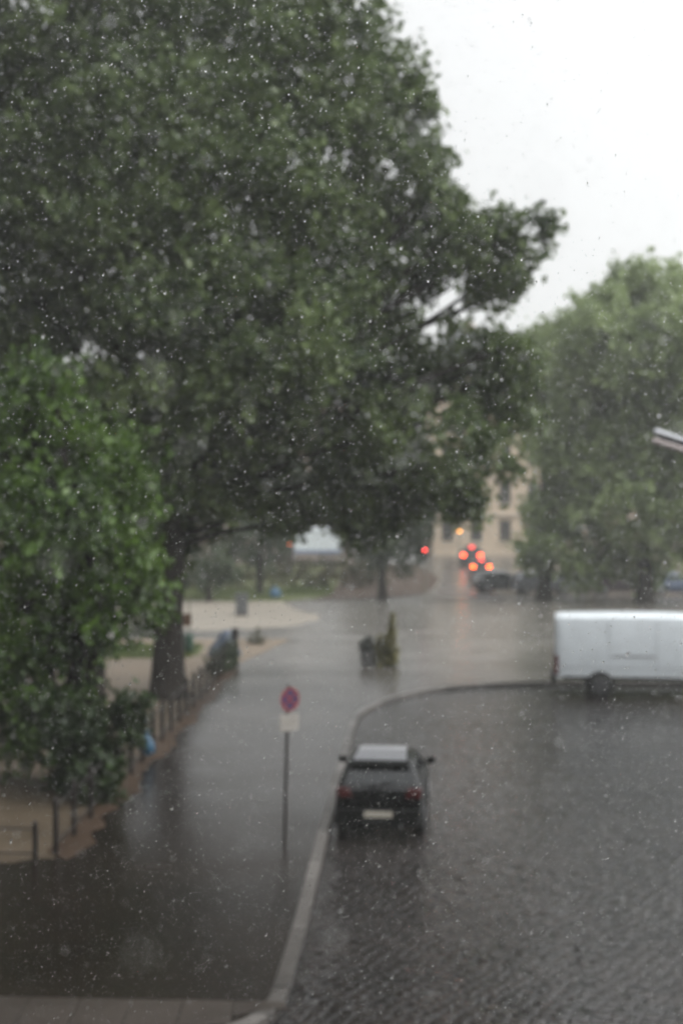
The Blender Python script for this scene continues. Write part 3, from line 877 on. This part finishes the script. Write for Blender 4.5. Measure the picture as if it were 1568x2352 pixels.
def car(name, label, loc, rz, paint, group=None, sx=1.0, estate=False, lit=None, detail=True):
    o = thing(name, label, "car", loc, rz, group)
    k = sx
    body = MB().loft([section(*t) for t in [
        (-2.0, .36, .74, .70 * k), (-1.96, .27, .88, .79 * k), (-1.86, .22, .95, .835 * k), (-1.5, .19, .97, .86 * k), (-.8, .18, .96, .865 * k), (0, .18, .945, .865 * k),
        (.7, .18, .93, .86 * k), (1.2, .2, .88, .85 * k), (1.65, .22, .79, .82 * k), (1.9, .25, .70, .75 * k), (2.0, .34, .6, .66 * k)]])
    body.build("body", paint, o, smooth=True)
    yr = -1.9 if not estate else -1.95
    L0 = (yr, .98, .80 * k, .93)
    L1 = (yr + .30 if not estate else yr + .2, .22, .665 * k, 1.29)
    L2 = (yr + .42, .05, .60 * k, 1.345)
    L3 = (yr + 1.0, -.25, .50 * k, 1.435)

    def ring(t):
        a, b, w, zz = t
        r = .12 * w
        return [(-w + r, a, zz), (w - r, a, zz), (w, a + .12, zz), (w, b - .14, zz), (w - r, b, zz), (-w + r, b, zz), (-w, b - .14, zz), (-w, a + .12, zz)]
    MB().loft([ring(t) for t in (L0, L1, L2, L3)]).build("roof", paint, o, smooth=True)
    r0, r1 = ring(L0), ring(L1)
    panel((r0[0], r0[1], r1[1], r1[0]), (.03, .97), (.14, .93), .006).build("rear_window", M["glass"], o)
    panel((r0[4], r0[5], r1[5], r1[4]), (.03, .97), (.1, .95), .006).build("windscreen", M["glass"], o)
    for q in ((r0[2], r0[3], r1[3], r1[2]), (r0[6], r0[7], r1[7], r1[6])):
        for u in ((.06, .44), (.5, .93)):
            panel(q, u if q[0][0] > 0 else (1 - u[1], 1 - u[0]), (.14, .93), .006).build("side_window", M["glass"], o)
    # spoiler lip, bumpers, lamps, plates, mirrors
    MB().box((0, yr + .3, 1.33), (1.16 * k, .24, .03), rx=R(11)).build("spoiler", paint, o, bevel=.01)
    bp = MB().loft([[(x * w, y, z) for x, z in ((-1, .24), (1, .24), (1, .42), (.98, .55), (-.98, .55), (-1, .42))] for y, w in ((-2.07, .68 * k), (-2.04, .78 * k), (-1.9, .85 * k), (-1.7, .87 * k))])
    bp.build("rear_bumper", M["plastic"] if paint is M["blackpaint"] else paint, o, smooth=True, bevel=.02)
    fp = MB().loft([[(x * w, y, z) for x, z in ((-1, .22), (1, .22), (1, .4), (.98, .5), (-.98, .5), (-1, .4))] for y, w in ((2.06, .62 * k), (2.0, .74 * k), (1.8, .83 * k))])
    fp.build("front_bumper", M["plastic"] if paint is M["blackpaint"] else paint, o, smooth=True, bevel=.02)
    for s in (-1, 1):
        tl = MB().loft([[(s * x, y, z) for x, z in ((.50 * k, .76), (.8 * k, .76), (.82 * k, .93), (.56 * k, .93))] for y in (-2.005, -1.84)])
        tl.build("taillight", M["taillens"] if not lit else lit, o, bevel=.015)
        hl = MB().loft([[(s * x, y, z) for x, z in ((.42 * k, .62), (.7 * k, .6), (.72 * k, .72), (.46 * k, .73))] for y in (1.97, 1.7)])
        hl.build("headlight", M["lampgrey"], o, bevel=.015)
        mi = MB().box((s * (.915 * k), .6, 1.0), (.17, .1, .14)).box((s * .83 * k, .62, .96), (.14, .05, .04))
        mi.build("mirror", M["plastic"], o, bevel=.015)
        for y in (-1.25, 1.28):
            wheel(o, s * .76 * k, y, .3, .2)
    for zz in ([] if not lit else [1.36]):
        MB().box((0, yr + .145, zz), (.34, .02, .03)).build("high_brake_light", M["brakehigh"], o)
    if paint is M["blackpaint"]:  # sheen of the sky on the roof, painted as an added pale panel
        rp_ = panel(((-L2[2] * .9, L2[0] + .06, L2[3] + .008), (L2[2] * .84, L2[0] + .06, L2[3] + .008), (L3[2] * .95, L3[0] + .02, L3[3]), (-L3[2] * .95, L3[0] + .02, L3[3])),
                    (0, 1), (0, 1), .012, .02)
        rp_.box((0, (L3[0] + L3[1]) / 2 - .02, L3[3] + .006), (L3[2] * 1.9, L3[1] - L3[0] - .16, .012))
        rp_.build("roof_sheen_panel", M["roofsheen"], o)
    MB().box((0, -2.078, .47), (.52, .012, .115)).build("number_plate", M["plate"], o)
    if detail:
        MB().tube([(0, yr - .0, .97), (0, yr - .03, .975)], [.045, .04], 14).build("emblem", M["alloy"], o)
        MB().tube([(-.25, -1.915, .955), (.05, -1.87, 1.0), (.3, -1.825, 1.045)], [.01, .012, .008], 6).build("wiper", M["plastic"], o)
        MB().tube([(.42, -2.0, .25), (.42, -2.1, .25)], [.03, .03], 10).build("exhaust", M["alloy"], o)
    return o


HC = R(-5.2)
car("parked_car", "small black hatchback, roof sheen painted as a pale panel, parked alone at the kerb", (.87, 28.4, 0.0), HC, M["blackpaint"], sx=.98)

# cars waiting at the lights, far down the side street
c1 = car("waiting_car", "dark car with glowing brake lights waiting nearer in the side street", (at(1104, 0, 110)[0], 110.0, PZ + .016), R(-5), M["darkpaint"], "cars waiting at the lights", lit=M["brakehot"])
c1.scale = (.9, 1, .97)
c2 = car("waiting_car", "farther car waiting ahead in the side street, three red lights showing over the nearer one", (at(1083, 0, 124)[0], 124.0, PZ + .016), R(-5), M["darkpaint"],
         "cars waiting at the lights", lit=M["brake"], sx=1.06)
c2.scale = (1, 1, 1.3)

# row of parked cars under the trees on the right
row = [(1155, 92, "darkpaint", 80, "dark grey car at the left end of the row under the trees"),
       (1245, 91, "silverpaint", 84, "silver car second in the row under the trees"),
       (1335, 92, "greypaint", 82, "mid grey car third in the row, left of the dark wine coloured one"),
       (1425, 91, "redpaint", 85, "dark wine coloured car fourth in the row, behind the white van roof"),
       (1550, 90, "bluepaint", 83, "blue car at the right edge behind the white van")]
for px, D, p, a, lb in row:
    car("parked_car", lb, (at(px, 0, D)[0], float(D), PZ), R(-a), M[p], "cars parked in a row under the trees", detail=False)

# the white van
vn = thing("delivery_van", "long white high roofed van parked at the curved kerb, cut by the right edge", "van", (10.35, 45.75, 0), R(-97.5))


def vsec(y, zb, zt, w, r=.16):
    tw = w * .93
    half = [(w * .97, zb), (w, zb + .12), (w, zb + (zt - zb) * .5), (w * .975, zt - r * 1.6), (tw, zt - r * .55), (tw - r * .5, zt - .03), (tw * .5, zt + .02)]
    return [(x, y, z) for x, z in half] + [(0, y, zt + .03)] + [(-x, y, z) for x, z in half[::-1]]


MB().loft([vsec(*t) for t in [(-3.45, .58, 2.56, .93), (-3.4, .58, 2.6, .97), (-3.2, .58, 2.63, .99), (-1.5, .58, 2.66, .995), (0, .58, 2.66, .995), (1.2, .58, 2.62, .99), (1.6, .58, 2.52, .98),
                              (1.95, .58, 2.2, .97), (2.35, .58, 1.62, .96), (2.7, .58, 1.28, .95), (3.2, .38, 1.1, .9), (3.42, .4, .95, .82), (3.46, .45, .85, .75)]]).build("body", M["whitepaint"], vn, smooth=True)
for s in (-1, 1):
    MB().box((s * .985, -.9, .6), (.035, 4.6, .1)).build("sill", M["plastic"], vn, bevel=.01)
    MB().box((s * 1.0, -1.0, 1.33), (.02, 1.35, .08)).build("side_moulding" if s > 0 else "side_moulding", M["greystrip"], vn, bevel=.006)
    for y in (-2.05, 2.25):
        wheel(vn, s * .9, y, .36, .25, rim="darkcover")
        MB().tube([(s * .9, y, .4), (s * 1.004, y, .4)], [.44, .43], 28).build("wheel_arch", M["plastic"], vn)
    tl = MB().box((s * .93, -3.42, 1.02), (.13, .13, .62))
    tl.build("taillight", M["taillens"], vn, bevel=.02)
    MB().box((s * .955, 2.05, 1.72), (.03, .62, .5), rx=0).build("side_window", M["glass"], vn, bevel=.02)
    MB().box((s * 1.1, 2.3, 1.55), (.16, .12, .32)).build("mirror", M["plastic"], vn, bevel=.02)
    for y in (-.28, -1.78, 1.25):
        MB().box((s * .9975, y, 1.55), (.006, .012, 1.85)).build("door_seam", M["greystrip"], vn)
    MB().box((s * .999, -1.05, .95), (.008, 4.3, .02)).build("crease", M["greystrip"], vn)
MB().box((0, -3.5, .55), (1.86, .16, .2)).build("rear_bumper", M["plastic"], vn, bevel=.03)
MB().box((0, 3.46, .55), (1.7, .16, .26)).build("front_bumper", M["plastic"], vn, bevel=.03)
panel(((-.8, 2.42, 1.6), (.8, 2.42, 1.6), (.74, 1.72, 2.46), (-.74, 1.72, 2.46)), (0, 1), (0, 1), -.05, .02).build("windscreen", M["glass"], vn)
MB().box((0, -3.455, 1.55), (.012, .012, 1.9)).build("rear_door_seam", M["greystrip"], vn)
MB().box((.3, -3.47, .86), (.52, .012, .115)).build("number_plate", M["plate"], vn)

vn.scale = (1, 1, .975)

# lorry behind the hedge
lr = thing("box_lorry", "white box lorry with blue lower edge and an orange light behind the hedge", "lorry", (at(722, 0, 112)[0], 112.0, PZ), R(90))
MB().box((0, -.3, 2.85), (2.3, 3.7, 1.75)).build("box_body", M["whitepaint"], lr, bevel=.05)
MB().box((0, -.3, 1.85), (2.34, 3.74, .24)).build("lower_band", M["truckblue"], lr, bevel=.02)
MB().box((0, .2, .9), (.9, 5.2, .3)).build("chassis", M["plastic"], lr)
cb = MB().loft([[(x, y, z) for x, z in ((-1.0, .6), (1.0, .6), (1.02, 1.4), (.92, zt), (-.92, zt), (-1.02, 1.4))] for y, zt in ((1.65, 2.3), (2.6, 2.25), (2.95, 1.5), (3.1, 1.3))])
cb.build("cab", M["redpaint"], lr, smooth=True, bevel=.03)
panel(((-.85, 2.68, 2.1), (.85, 2.68, 2.1), (.9, 2.92, 1.55), (-.9, 2.92, 1.55)), (0, 1), (0, 1), -.03, .02).build("windscreen", M["glass"], lr)
MB().tube([(.0, 1.95, 2.3), (0, 1.95, 2.48)], [.11, .09], 12).build("beacon", M["marker"], lr)
for s in (-1, 1):
    for y in (-1.3, 2.1):
        wheel(lr, s * .9, y, .42, .26)

# ------------------------------------------------------------------ street lights, signals
tl = thing("traffic_light", "traffic light showing red on a pole in front of the small round tree", "traffic light", (at(975, 0, 80)[0], 80.0, PZ))
MB().tube([(0, 0, -.02), (0, 0, 3.7)], [.05, .045], 10).build("pole", M["galv"], tl)
MB().box((0, -.12, 2.97), (.26, .16, .78)).build("signal_head", M["plastic"], tl, bevel=.03)
for i, zz in enumerate((3.2, 2.97, 2.74)):
    MB().tube([(0, -.2, zz), (0, -.22, zz)], [.075, .07], 16).build("lens", M["signal"] if i == 0 else M["glass"], tl)
sl_ = thing("street_lamp", "street lamp with a lit warm lantern in front of the cream building", "street lamp", (at(1055, 0, 128)[0], 128.0, PZ))
zl = at(0, 1217, 128)[2] - PZ
MB().tube([(0, 0, -.02), (0, 0, .5), (0, 0, .6), (0, 0, zl - .25)], [.1, .09, .055, .045], 10).build("pole", M["iron"], sl_)
MB().tube([(0, 0, zl - .22), (0, 0, zl + .18)], [.11, .2], 12).build("lantern", M["amber"], sl_)
MB().tube([(0, 0, zl + .185), (0, 0, zl + .3), (0, 0, zl + .42)], [.26, .18, .03], 12).build("lantern_cap", M["iron"], sl_)

la = thing("street_lamp", "grey double tube street lamp head poking in at the right edge", "street lamp", (11.1, 37.2, 0.0))
tip = Vector(at(1500, 990, 37.0)) - Vector((11.1, 37.2, 0))
d = Vector((1.0, 0, -.32)).normalized()
for off, mt, nm in ((Vector((0, 0, .0)), "lampgrey", "hood"), (Vector((-.04, 0, -.235)), "lamprose", "diffuser")):
    a = tip + off
    MB().tube([a, a + d * .04, a + d * 1.5, a + d * 1.54], [.05, .085, .085, .05], 12).build(nm, M[mt], la, smooth=True)
a = tip + d * .15 + Vector((0, 0, -.12))
MB().tube([a, a + d * 1.4], [.05, .05], 10).build("spine", M["plastic"], la)
e = tip + d * 1.5 + Vector((0, 0, -.12))
MB().tube([e, e + d * .5 + Vector((0, 0, .0)), Vector((0, 0, e.z - .6)), Vector((0, 0, e.z - 1.2)), (0, 0, 0)], [.045, .045, .05, .06, .09], 12).build("pole", M["galv"], la, smooth=True)


# ------------------------------------------------------------------ buildings closing the far side
def building(name, label, x0, x1, y, h, mat, floors, bays, depth=14, group=None):
    o = thing(name, label, "building", ((x0 + x1) / 2, y, PZ), 0, group)
    W = x1 - x0
    fh = (h - 1.0) / floors
    bw = W / bays
    wall = MB()
    # wall front as piers and spandrels round real openings
    wh, ww = fh * .58, bw * .42
    wall.box((0, depth / 2 + .3, h / 2), (W, depth, h))
    for i in range(bays + 1):
        xw = bw - ww if 0 < i < bays else (bw - ww) / 2
        xc = -W / 2 + i * bw if 0 < i < bays else (-W / 2 + xw / 2 if i == 0 else W / 2 - xw / 2)
        wall.box((xc, .15, h / 2), (xw, .298, h))
    for f in range(floors):
        for i in range(bays):
            xc = -W / 2 + (i + .5) * bw
            z0 = .5 + f * fh
            zs = z0 + fh * .24
            wall.box((xc, .15, (z0 + zs) / 2 - (0.25 if f == 0 else 0)), (ww, .296, zs - z0 + (0.5 if f == 0 else 0)))
            zt = zs + wh
            ze = .5 + (f + 1) * fh if f < floors - 1 else h
            wall.box((xc, .15, (zt + ze) / 2), (ww, .296, ze - zt))
    wall.build("wall", mat, o)
    for f in range(floors):
        zs = .5 + f * fh + fh * .24
        for i in range(bays):
            xc = -W / 2 + (i + .5) * bw
            w = MB()
            for s in (-1, 1):
                w.box((xc + s * (ww / 2 - .04), .18, zs + wh / 2), (.08, .08, wh))
            w.box((xc, .18, zs + .04), (ww - .16, .08, .08)).box((xc, .18, zs + wh - .04), (ww - .16, .08, .08)).box((xc, .18, zs + wh / 2), (.06, .07, wh - .16))
            fr = w.build("window", M["wintimber"], o)
            MB().box((xc, .24, zs + wh / 2), (ww - .01, .02, wh - .01)).build("pane", M["glass"], fr)
            MB().box((xc, -.06, zs - .06), (ww + .3, .14, .1)).build("sill", M["trim"], fr)
    for zc, dd, hh in ((h - .25, .5, .4), (.5 + fh - .12, .22, .22), (.5 + 2 * fh - .1, .14, .14)):
        MB().box((0, -dd / 2 - .004, zc), (W + .3, dd, hh)).build("cornice", M["trim"], o, bevel=.03)
    rf_ = MB()
    a, b = W / 2 + .2, depth + .5
    rf_.add([(-a, -.1, h), (a, -.1, h), (a, b, h), (-a, b, h), (-a + 2.5, 4, h + 3.2), (a - 2.5, 4, h + 3.2), (a - 2.5, b - 4, h + 3.2), (-a + 2.5, b - 4, h + 3.2)],
            [(3, 2, 1, 0), (4, 5, 6, 7), (0, 1, 5, 4), (1, 2, 6, 5), (2, 3, 7, 6), (3, 0, 4, 7)])
    r_ = rf_.build("roof", M["rooftile"], o)
    for xx in (-W * .25, W * .2):
        MB().box((xx, depth / 2, h + 3.6), (.9, .7, 1.6)).build("chimney", mat, r_)
    return o


building("apartment_building", "cream rendered apartment building at the end of the side street", 9.5, 27.5, 148, 20.5, M["facade"], 5, 6)
building("apartment_building", "pinkish apartment building farther right, mostly hidden by trees", 28.4, 52, 152, 19, M["facade2"], 5, 7)
building("apartment_building", "long pinkish building behind the far trees on the left", -46, 4.5, 165, 17, M["facade2"], 4, 12)

home = building("apartment_building", "apartment building the view is taken from, at the near side of the street", -34, 30, -.55, 21, M["facade_dark"], 5, 16, depth=11)
home.rotation_euler = (0, 0, math.pi)
home.location = (1.2, -.55, 0)

# ------------------------------------------------------------------ rain
rg = np.random.default_rng(2)
N = 120000
P = np.stack([rg.uniform(-4.3, 4.3, N * 3), rg.uniform(.6, 10.0, N * 3), rg.uniform(-5.8, 5.8, N * 3)], 1)
P = P[(np.abs(P[:, 0]) < .33 * P[:, 1] + .35) & (np.abs(P[:, 2]) < .46 * P[:, 1] + .35)]
P[:, 2] += CAM_H
bmv = bmesh.new()
bmesh.ops.create_icosphere(bmv, subdivisions=1, radius=1.0)
IV = np.array([v.co for v in bmv.verts])
IF = np.array([[v.index for v in f.verts] for f in bmv.faces])
bmv.free()
n = len(P)
rad = np.clip(rg.lognormal(math.log(.00122), .38, n), .0008, .0036)
tilt = np.array([.12, 0, 1.0])
V = IV[None] * rad[:, None, None]
el = 1 + rg.uniform(.0, 1.2, n)
V = V * np.stack([np.ones(n), np.ones(n), el], 1)[:, None, :]
V[..., 0] += V[..., 2] * rg.normal(.3, .12, n)[:, None]
V = (V + P[:, None, :]).reshape(-1, 3)
F = (IF[None] + (np.arange(n) * len(IV))[:, None, None]).reshape(-1)
mr, nt, b = new_mat("rain_water")
g = node(nt, "ShaderNodeBsdfGlass", Roughness=0.0, IOR=1.33)
nt.links.new(g.outputs[0], nt.nodes["Material Output"].inputs["Surface"])
rain = raw_mesh("rain", V, F, 3, mr, smooth=True)
tag(rain, "falling raindrops filling the air in front of the window", "rain", kind="stuff")
print("drops", n)

# ------------------------------------------------------------------ haze
hz = MB().box((0, 116, 18), (346, 282, 40))
mh = bpy.data.materials.new("rain_haze")
mh.use_nodes = True
nt = mh.node_tree
nt.nodes.remove(nt.nodes["Principled BSDF"])
pv = node(nt, "ShaderNodeVolumePrincipled")
pv.inputs["Color"].default_value = (.9, .91, .9, 1)
pv.inputs["Density"].default_value = 0.0009
pv.inputs["Anisotropy"].default_value = .2
nt.links.new(pv.outputs[0], nt.nodes["Material Output"].inputs["Volume"])
ho = hz.build("haze", mh)
tag(ho, "thin rain haze hanging over the whole square", "haze", kind="stuff")

# ------------------------------------------------------------------ light
w = bpy.data.worlds.new("World")
S.world = w
w.use_nodes = True
nt = w.node_tree
bg = nt.nodes["Background"]
sky = node(nt, "ShaderNodeTexSky", sky_type="NISHITA", sun_disc=False, sun_elevation=R(42), sun_rotation=R(108), altitude=50,
           air_density=1.0, dust_density=4.0, ozone_density=1.0)
hs = node(nt, "ShaderNodeHueSaturation", Saturation=.08, Value=.4)
nt.links.new(sky.outputs[0], hs.inputs["Color"])
tcw = node(nt, "ShaderNodeTexCoord")                          # cloud deck: an overcast sky is about three times as bright overhead as at the horizon
sx = node(nt, "ShaderNodeSeparateXYZ")
nt.links.new(tcw.outputs["Generated"], sx.inputs[0])
cl = ramp(nt, sx.outputs["Z"], [(0.0, (11.0, 11.15, 11.1)), (0.36, (11.6, 11.8, 11.9)), (0.6, (11.5, 11.8, 12.0)), (1.0, (16.6, 17.1, 17.3))])
# ... and thinner on the right, where the sun stands behind it
dt = node(nt, "ShaderNodeVectorMath", operation="DOT_PRODUCT")
nt.links.new(tcw.outputs["Generated"], dt.inputs[0])
dt.inputs[1].default_value = Vector((.70, -.22, .66)).normalized()
half = node(nt, "ShaderNodeMath", operation="MULTIPLY_ADD")
nt.links.new(dt.outputs["Value"], half.inputs[0])
half.inputs[1].default_value = .5
half.inputs[2].default_value = .5
fc = ramp(nt, half.outputs[0], [(0.0, .3), (0.5, .86), (0.72, 1.3), (1.0, 2.8)])
clm = node(nt, "ShaderNodeMixRGB", blend_type="MULTIPLY")
clm.inputs[0].default_value = 1.0
nt.links.new(cl, clm.inputs[1])
nt.links.new(fc, clm.inputs[2])
cl = clm.outputs[0]
mixc = node(nt, "ShaderNodeMixRGB", blend_type="ADD")
mixc.inputs[0].default_value = 1.0
nt.links.new(hs.outputs[0], mixc.inputs[1])
nt.links.new(cl, mixc.inputs[2])
nt.links.new(mixc.outputs[0], bg.inputs["Color"])
bg.inputs["Strength"].default_value = .1
sun = bpy.data.lights.new("sun", "SUN")
sun.energy = 1.5
sun.angle = R(25)
sun.color = (1, .97, .93)
so = bpy.data.objects.new("sun", sun)
COL.objects.link(so)
so.rotation_euler = (R(50), 0, R(72))
tag(so, kind="helper")

# ------------------------------------------------------------------ camera
cam = bpy.data.cameras.new("camera")
co = bpy.data.objects.new("camera", cam)
COL.objects.link(co)
co.location = (0, 0, CAM_H)
co.rotation_euler = (R(90 - .684), 0, 0)
cam.sensor_fit = "VERTICAL"
cam.sensor_height = 36
cam.sensor_width = 24
cam.lens = 50
cam.clip_start = .05
cam.clip_end = 2000
cam.dof.use_dof = True
cam.dof.focus_distance = 4.6
cam.dof.aperture_fstop = 2.0
S.camera = co

S.view_settings.view_transform = "Standard"
S.view_settings.look = "None"
S.view_settings.exposure = -.25
S.view_settings.gamma = 1
S.render.engine = "CYCLES"
cy = S.cycles
cy.use_denoising = True
cy.denoising_prefilter = "ACCURATE"
cy.max_bounces = 8
cy.diffuse_bounces = 3
cy.glossy_bounces = 3
cy.transmission_bounces = 8
cy.volume_bounces = 1
cy.transparent_max_bounces = 8
cy.caustics_reflective = False
cy.caustics_refractive = False
cy.sample_clamp_indirect = 4
